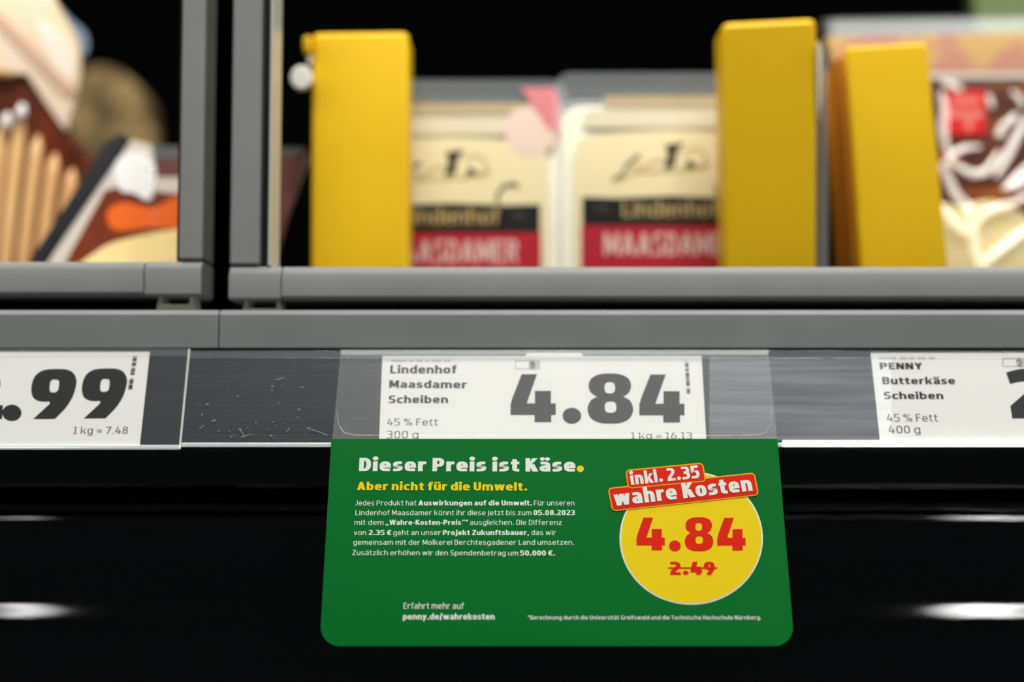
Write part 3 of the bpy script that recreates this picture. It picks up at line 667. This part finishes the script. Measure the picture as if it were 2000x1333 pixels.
# ------------------------------------------------------------------ cheese packs
def cheese(label, dx, dy, Y, red_corner):
    X = lambda pts: [(x + dx, y + dy) for x, y in pts]
    base = at(1310 + dx, 500, Y); base.z = SHELF
    r = thing('cheese_pack', (base.x, Y + .01, SHELF), label, 'cheese pack', 'sliced cheese packs')
    yb = 860 - (SHELF - CZ + .0003) / Y * FPX + 1           # pixel row where the shelf is met
    def down(out): return out
    lim = yb - dy - 6
    print_px('tray_flange', r, Plane((0, Y + .0020, CZ), 0), [X(rrect(1082, 142, 1536, lim, 34, 8, (1, 1, 1, 1)))], TRAY, 0)
    tray = slab('tray', X(rrect(1092, 196, 1526, lim - 4, 34, 8)), Y + .0032, .012, TRAY, r, .002)
    obj_c = slab('cheese_slices', X(rrect(1096, 208, 1522, lim - 8, 42, 10)), Y + .0030, .009, CREAM, tray, .001)
    film = print_px('top_film', r, Plane((0, Y + .0012, CZ), 0), [X(rrect(1094, 168, 1524, lim - 2, 30, 8))], clear('top_film_' + str(dx), .04, (235, 240, 238), .03, .2), 0)
    Q = Plane((0, Y + .0010, CZ), 0)
    m = .0001
    arch = [(1124, 560, 1), (1124, 300), (1150, 270), (1220, 258), (1310, 254), (1400, 258), (1468, 270), (1496, 300), (1496, 560, 1)]
    print_px('label_print', film, Q, [X(spline(arch, 6))], PCREAM, m)
    print_px('pale_header_print', film, Q, [X(rrect(1140, 214, 1480, 250, 12))], mat('pale_header', (228, 220, 190), .3, .3), m)
    print_px('tan_header_print', film, Q, [X(rrect(1180, 188, 1470, 208, 6))], mat('tan_header', (196, 176, 138), .3, .5), m)
    print_px('black_band', film, Q, [X([(1137, 385), (1200, 387), (1310, 383), (1420, 387), (1483, 385), (1483, 441), (1137, 441)])], BAND, m * 2)
    print_px('red_band', film, Q, [X([(1135, 441), (1485, 441), (1485, min(lim - 10, 548)), (1135, min(lim - 10, 548))])], CRIM, m * 2)
    def L(t, b, x0, x1, yb_, yc): return (t, b, x0 + dx, x1 + dx, yb_ + dy, yc + dy, yb_ + dy)
    lettering('brand_word', film, Q, [L('Lindenhof', .02, 1216, 1404, 424, 392)], GOLD, m * 3)
    lettering('cheese_name', film, Q, [L('MAASDAMER', .03, 1180, 1440, 499, 455)], mat('name_white', (232, 196, 188), .4, .4), m * 3)
    sg = mat('side_grey', (110, 110, 106), .4, .4)
    for a in (L('ca.', 0, 1164, 1188, 411, 402), L('30%', 0, 1428, 1456, 411, 402)): lettering('side_word', film, Q, [a], sg, m * 3)
    d = [[X([(1298, 283), (1336, 279), (1322, 297), (1316, 328), (1296, 330), (1304, 300)])],
         [X([(1336, 328), (1346, 312), (1352, 316), (1362, 327)])],
         [X(ribbon([(1196, 352), (1215, 340), (1225, 322), (1240, 310), (1250, 304)], 4, 7))],
         [X(ribbon([(1400, 384), (1400, 366), (1412, 350), (1432, 346), (1440, 352)], 5, 9))]]
    print_many('drawing', film, Q, d, DRAW, m * 3)
    t = [[X(ribbon([(1200, 355), (1240, 338), (1290, 336), (1340, 334), (1385, 322)], 7, 5))], [X(ribbon([(1336, 300), (1356, 288), (1376, 300), (1380, 320), (1366, 334)], 5))],
         [X(ribbon([(1225, 322), (1250, 330), (1270, 320), (1296, 312)], 6))]]
    print_many('drawing_shade', film, Q, t, TAN, m * 2)
    if red_corner:
        print_px('red_peel_corner', film, Q, [X([(1446, 158), (1512, 158), (1524, 196), (1520, 250), (1496, 236), (1466, 190)])], mat('peel_red', (222, 134, 140), .35, .5), m * 3)
        print_px('pink_corner_print', film, Q, [X(spline([(1428, 206), (1466, 196), (1500, 232), (1514, 262), (1480, 290), (1440, 286), (1410, 240)]))], PINKW, m * 2)
    return r
cheese('Maasdamer cheese pack with a red peel corner, right of the first yellow box', -428, 14, .790, True)
cheese('Maasdamer cheese pack half hidden by the tallest yellow box', 0, 0, .785, False)

# ------------------------------------------------------------------ right-hand crinkled pack
def ybase(Y): return 860 - (SHELF - CZ + .0004) / Y * FPX + 1
def pack_root(name, px, Y, label, cat, group=None):
    b = at(px, 500, Y); return thing(name, (b.x, Y, SHELF), label, cat, group)
Y = .835
r = pack_root('meat_and_cheese_pack', 1850, Y, 'crinkled clear pack with a red sticker at the right edge', 'food pack')
lim = ybase(Y)
slab('back_card', [(1622, 40), (2330, 30), (2345, lim), (1650, lim)], Y + .012, .003, TRAY, r, .0005)
slab('picture_header', [(1612, 72), (1850, 66), (2325, 58), (2325, 136), (1630, 142)], Y + .006, .0055, BEIGE, r, .001)
slab('header_edge', [(1605, 38), (1640, 34), (2320, 26), (2325, 56), (1612, 70)], Y + .008, .003, clear('header_film', .07, (200, 205, 205), .03, .2), r, .0005)
slab('seal', [(1640, 143), (2330, 138), (2330, 153), (1640, 158)], Y + .003, .006, PALE, r, .001)
slab('brown_meat', spline([(1700, 160, 1), (2330, 156, 1), (2330, 470, 1), (2060, 440), (1985, 405), (1930, 388), (1870, 400), (1800, 380), (1730, 330)]), Y + .004, .008, mat('dark_meat', (86, 42, 30), .3, .5, noise=((160, 88, 26), (40, 40, 40), .5, .66)), r, .002)
slab('pale_cheese', spline([(1700, 330, 1), (1800, 381), (1870, 402), (1930, 390), (1985, 407), (2060, 443), (2330, 475, 1), (2335, lim - 2, 1), (1700, lim - 2, 1)]), Y + .0045, .0075, mat('pale_cheese_slices', (232, 216, 164), .4, .5, noise=((216, 196, 140), (24, 24, 24), .4, .65)), r, .002)
P = Plane((0, Y + .0038, CZ), 0)
sk = slab('red_sticker', rrect(1846, 176, 1926, 264, 10), Y + .0022, .0014, mat('red_sticker', (214, 34, 28), .3, .5), r, .0003)
Ps = Plane((0, Y + .0022, CZ), 0)
print_many('sticker_words', sk, Ps, [[rrect(1858, 190, 1912, 204, 3)], [rrect(1852, 216, 1922, 230, 3)], [spline([(1884, 230), (1900, 230), (1898, 252), (1890, 256)])]], mat('sticker_pink', (232, 128, 120), .4, .4), .0001)
folds = [[(1838, 320), (1850, 345), (1866, 380), (1886, 400), (1905, 410)], [(1846, 318), (1862, 300), (1885, 288), (1915, 286)], [(1850, 312), (1872, 326), (1900, 340), (1925, 336), (1938, 318), (1952, 296)],
         [(1945, 345), (1965, 310), (1985, 270), (2010, 225)], [(1960, 370), (1985, 345), (2010, 320)], [(1965, 366), (1990, 362), (2015, 330)], [(1888, 402), (1898, 440), (1905, 490), (1915, 520)],
         [(1905, 440), (1925, 412), (1955, 402), (1985, 395), (2015, 375)], [(1915, 518), (1950, 490), (1985, 462), (2020, 440)], [(1838, 180), (1845, 215), (1842, 260), (1852, 300)], [(1930, 185), (1938, 210)], [(1952, 250), (1975, 235), (1985, 222)], [(1946, 262), (1962, 258)], [(1975, 178), (1992, 192), (2000, 210)], [(1840, 160), (1865, 168), (1880, 176)], [(1836, 400), (1862, 432), (1890, 455)]]
for i, fo in enumerate(folds):
    sp = [tuple(p) + (1,) if j in (0, len(fo) - 1) else p for j, p in enumerate(fo)]
    pts = []
    for j in range(len(fo) - 1):
        for k in range(4):
            t = k / 4; pts.append((fo[j][0] * (1 - t) + fo[j + 1][0] * t, fo[j][1] * (1 - t) + fo[j + 1][1] * t))
    pts.append(fo[-1]); n = len(pts)
    tube('film_fold_glint', [(at(x, y, Y + .0005), .45 + .55 * math.sin(math.pi * (j + .5) / n)) for j, (x, y) in enumerate(pts)], (.0026, .0018, .0022)[i % 3], FOLD, r, 8)  # crinkles of the film, their pale colour also painting the glints
r = pack_root('green_pack', 2000, 1.0, 'olive green pack behind the crinkled pack, at the top right corner', 'food pack')
slab('pouch', [(1900, -60), (2360, -60), (2360, ybase(1.0)), (1980, ybase(1.0)), (1905, 40)], 1.0, .02, GREENP, r, .003)

# ------------------------------------------------------------------ left-hand packs
Y = .842
r = pack_root('sausage_pack', 40, Y, 'brown pack of tan sausages with a cream top, at the far left', 'sausage pack')
lim = ybase(Y)
slab('tray', [(-140, 148), (48, 148), (80, 196), (130, 255), (190, 322), (236, 384), (170, 440), (110, lim), (-140, lim)], Y, .02, BROWN, r, .002)
for i, (xt, yt, xb) in enumerate([(-60, 205, -98), (-27, 208, -65), (7, 236, -31), (41, 222, 3), (75, 264, 37), (108, 300, 71), (142, 330, 105), (176, 362, 139)]):
    yb = lim - 12
    pts = []
    for k in range(13):
        t = k / 12; x = xt + (xb - xt) * t; y = yt + (yb - yt) * t
        pts.append((at(x, y, Y - .0062), math.sqrt(max(.04, 1 - (2 * t - 1) ** 8))))
    tube('sausage', pts, .0043, SAUS, r, 12)
for i, (x, y) in enumerate([(41, 222), (12, 240)]):
    tube('film_fold_glint', [(at(x + 4, y - 18, Y - .0125), .5), (at(x, y, Y - .013), 1), (at(x - 4, y + 18, Y - .0125), .5)], .0034, WGLARE, r, 8)  # glints at the sausage ends built as short white tubes
slab('cream_header', spline([(-140, -70, 1), (80, -70, 1), (112, 10), (150, 80), (156, 140), (146, 196), (128, 258, 1), (92, 208), (52, 146, 1), (-140, 140, 1)]), Y - .004, .0035, HEAD, r, .002)
slab('pale_panel', spline([(66, 40), (110, 50), (142, 92), (146, 140), (128, 168), (98, 120)]), Y - .0048, .0006, mat('pale_panel', (238, 224, 210), .35, .5), r, 0)
slab('mauve_stripe', ribbon([(-20, 20), (25, 64), (70, 112), (140, 182)], 22), Y - .0055, .001, MAUVE, r, 0)
slab('clear_corner', spline([(84, -30, 1), (130, 28), (166, 62), (172, 92), (160, 112), (148, 80), (112, 14)]), Y - .001, .001, mat('pale_blue_film', (120, 136, 156), .25, .5), r, 0)
slab('gold_edge', ribbon([(-90, 140), (-20, 141), (26, 145)], 9), Y - .0065, .0012, mat('gold_edge', (170, 122, 44), .4, .4), r, 0)
r = pack_root('olive_pack', 225, 1.16, 'blurred olive and beige pack standing behind the sausage pack', 'food pack')
slab('pouch', spline([(135, 160), (200, 128), (250, 152), (292, 200), (304, 262), (300, 340), (310, ybase(1.16), 1), (150, ybase(1.16), 1), (130, 300)]), 1.16, .02, OLIVE, r, .004)
Y = .775
r = pack_root('tilted_meat_pack', 330, Y, 'tilted pack with black tray edge and orange brown picture, beside the left door post', 'food pack')
lim = ybase(Y)
Pc = Plane(at(300, 505, .766), 17)
def board(name, outline, n, t, m, parent, bevel=.0008):
    f = [Pc.p(*Pc.uv(x, y), n) for x, y in outline]
    return obj(name, *prism(f, [v - Pc.n * t for v in f]), m, parent, bevel)
for_low = 540
board('black_tray', [(30, for_low), (60, 505), (206, 278), (236, 258), (258, 274), (98, 505), (76, for_low)], .0012, .016, DTRAY, r, .002)
front = board('pale_card', [(76, for_low), (96, 505), (238, 286), (256, 272), (300, 284), (600, 288), (560, 400), (520, for_low)], 0, .012, PALE, r, .001)
M2 = .0002
print_px('picture', front, Pc, [spline([(118, 530, 1), (205, 372, 1), (260, 364), (340, 378), (566, 380, 1), (522, 530, 1)])], RUST, M2)
print_px('grey_edge_print', front, Pc, [[(297, 285), (599, 289), (594, 304), (300, 312)]], mat('grey_edge', (62, 60, 58), .4, .4), M2)
print_px('dark_meat_print', front, Pc, [[(300, 312), (594, 304), (578, 346), (302, 346)]], HAM, M2)
print_px('orange_picture', front, Pc, [spline([(210, 432), (214, 408), (246, 396), (300, 406), (345, 386), (420, 388), (420, 446), (300, 446), (230, 452)])], ORANGE, M2 * 2)
print_px('yellow_picture', front, Pc, [spline([(140, 530, 1), (205, 482), (270, 462), (340, 450), (420, 444, 1), (420, 530, 1)])], BUTTER, M2 * 3)
board('white_film_glare', spline([(222, 334), (240, 306), (276, 300), (302, 322), (304, 360), (292, 394), (262, 380), (236, 374)]), .0012, .001, WGLARE, r, .0004)
board('dark_end', [(545, 330), (600, 288), (601, 302), (552, 462), (530, for_low), (520, for_low)], .0012, .001, HAM, r, 0)
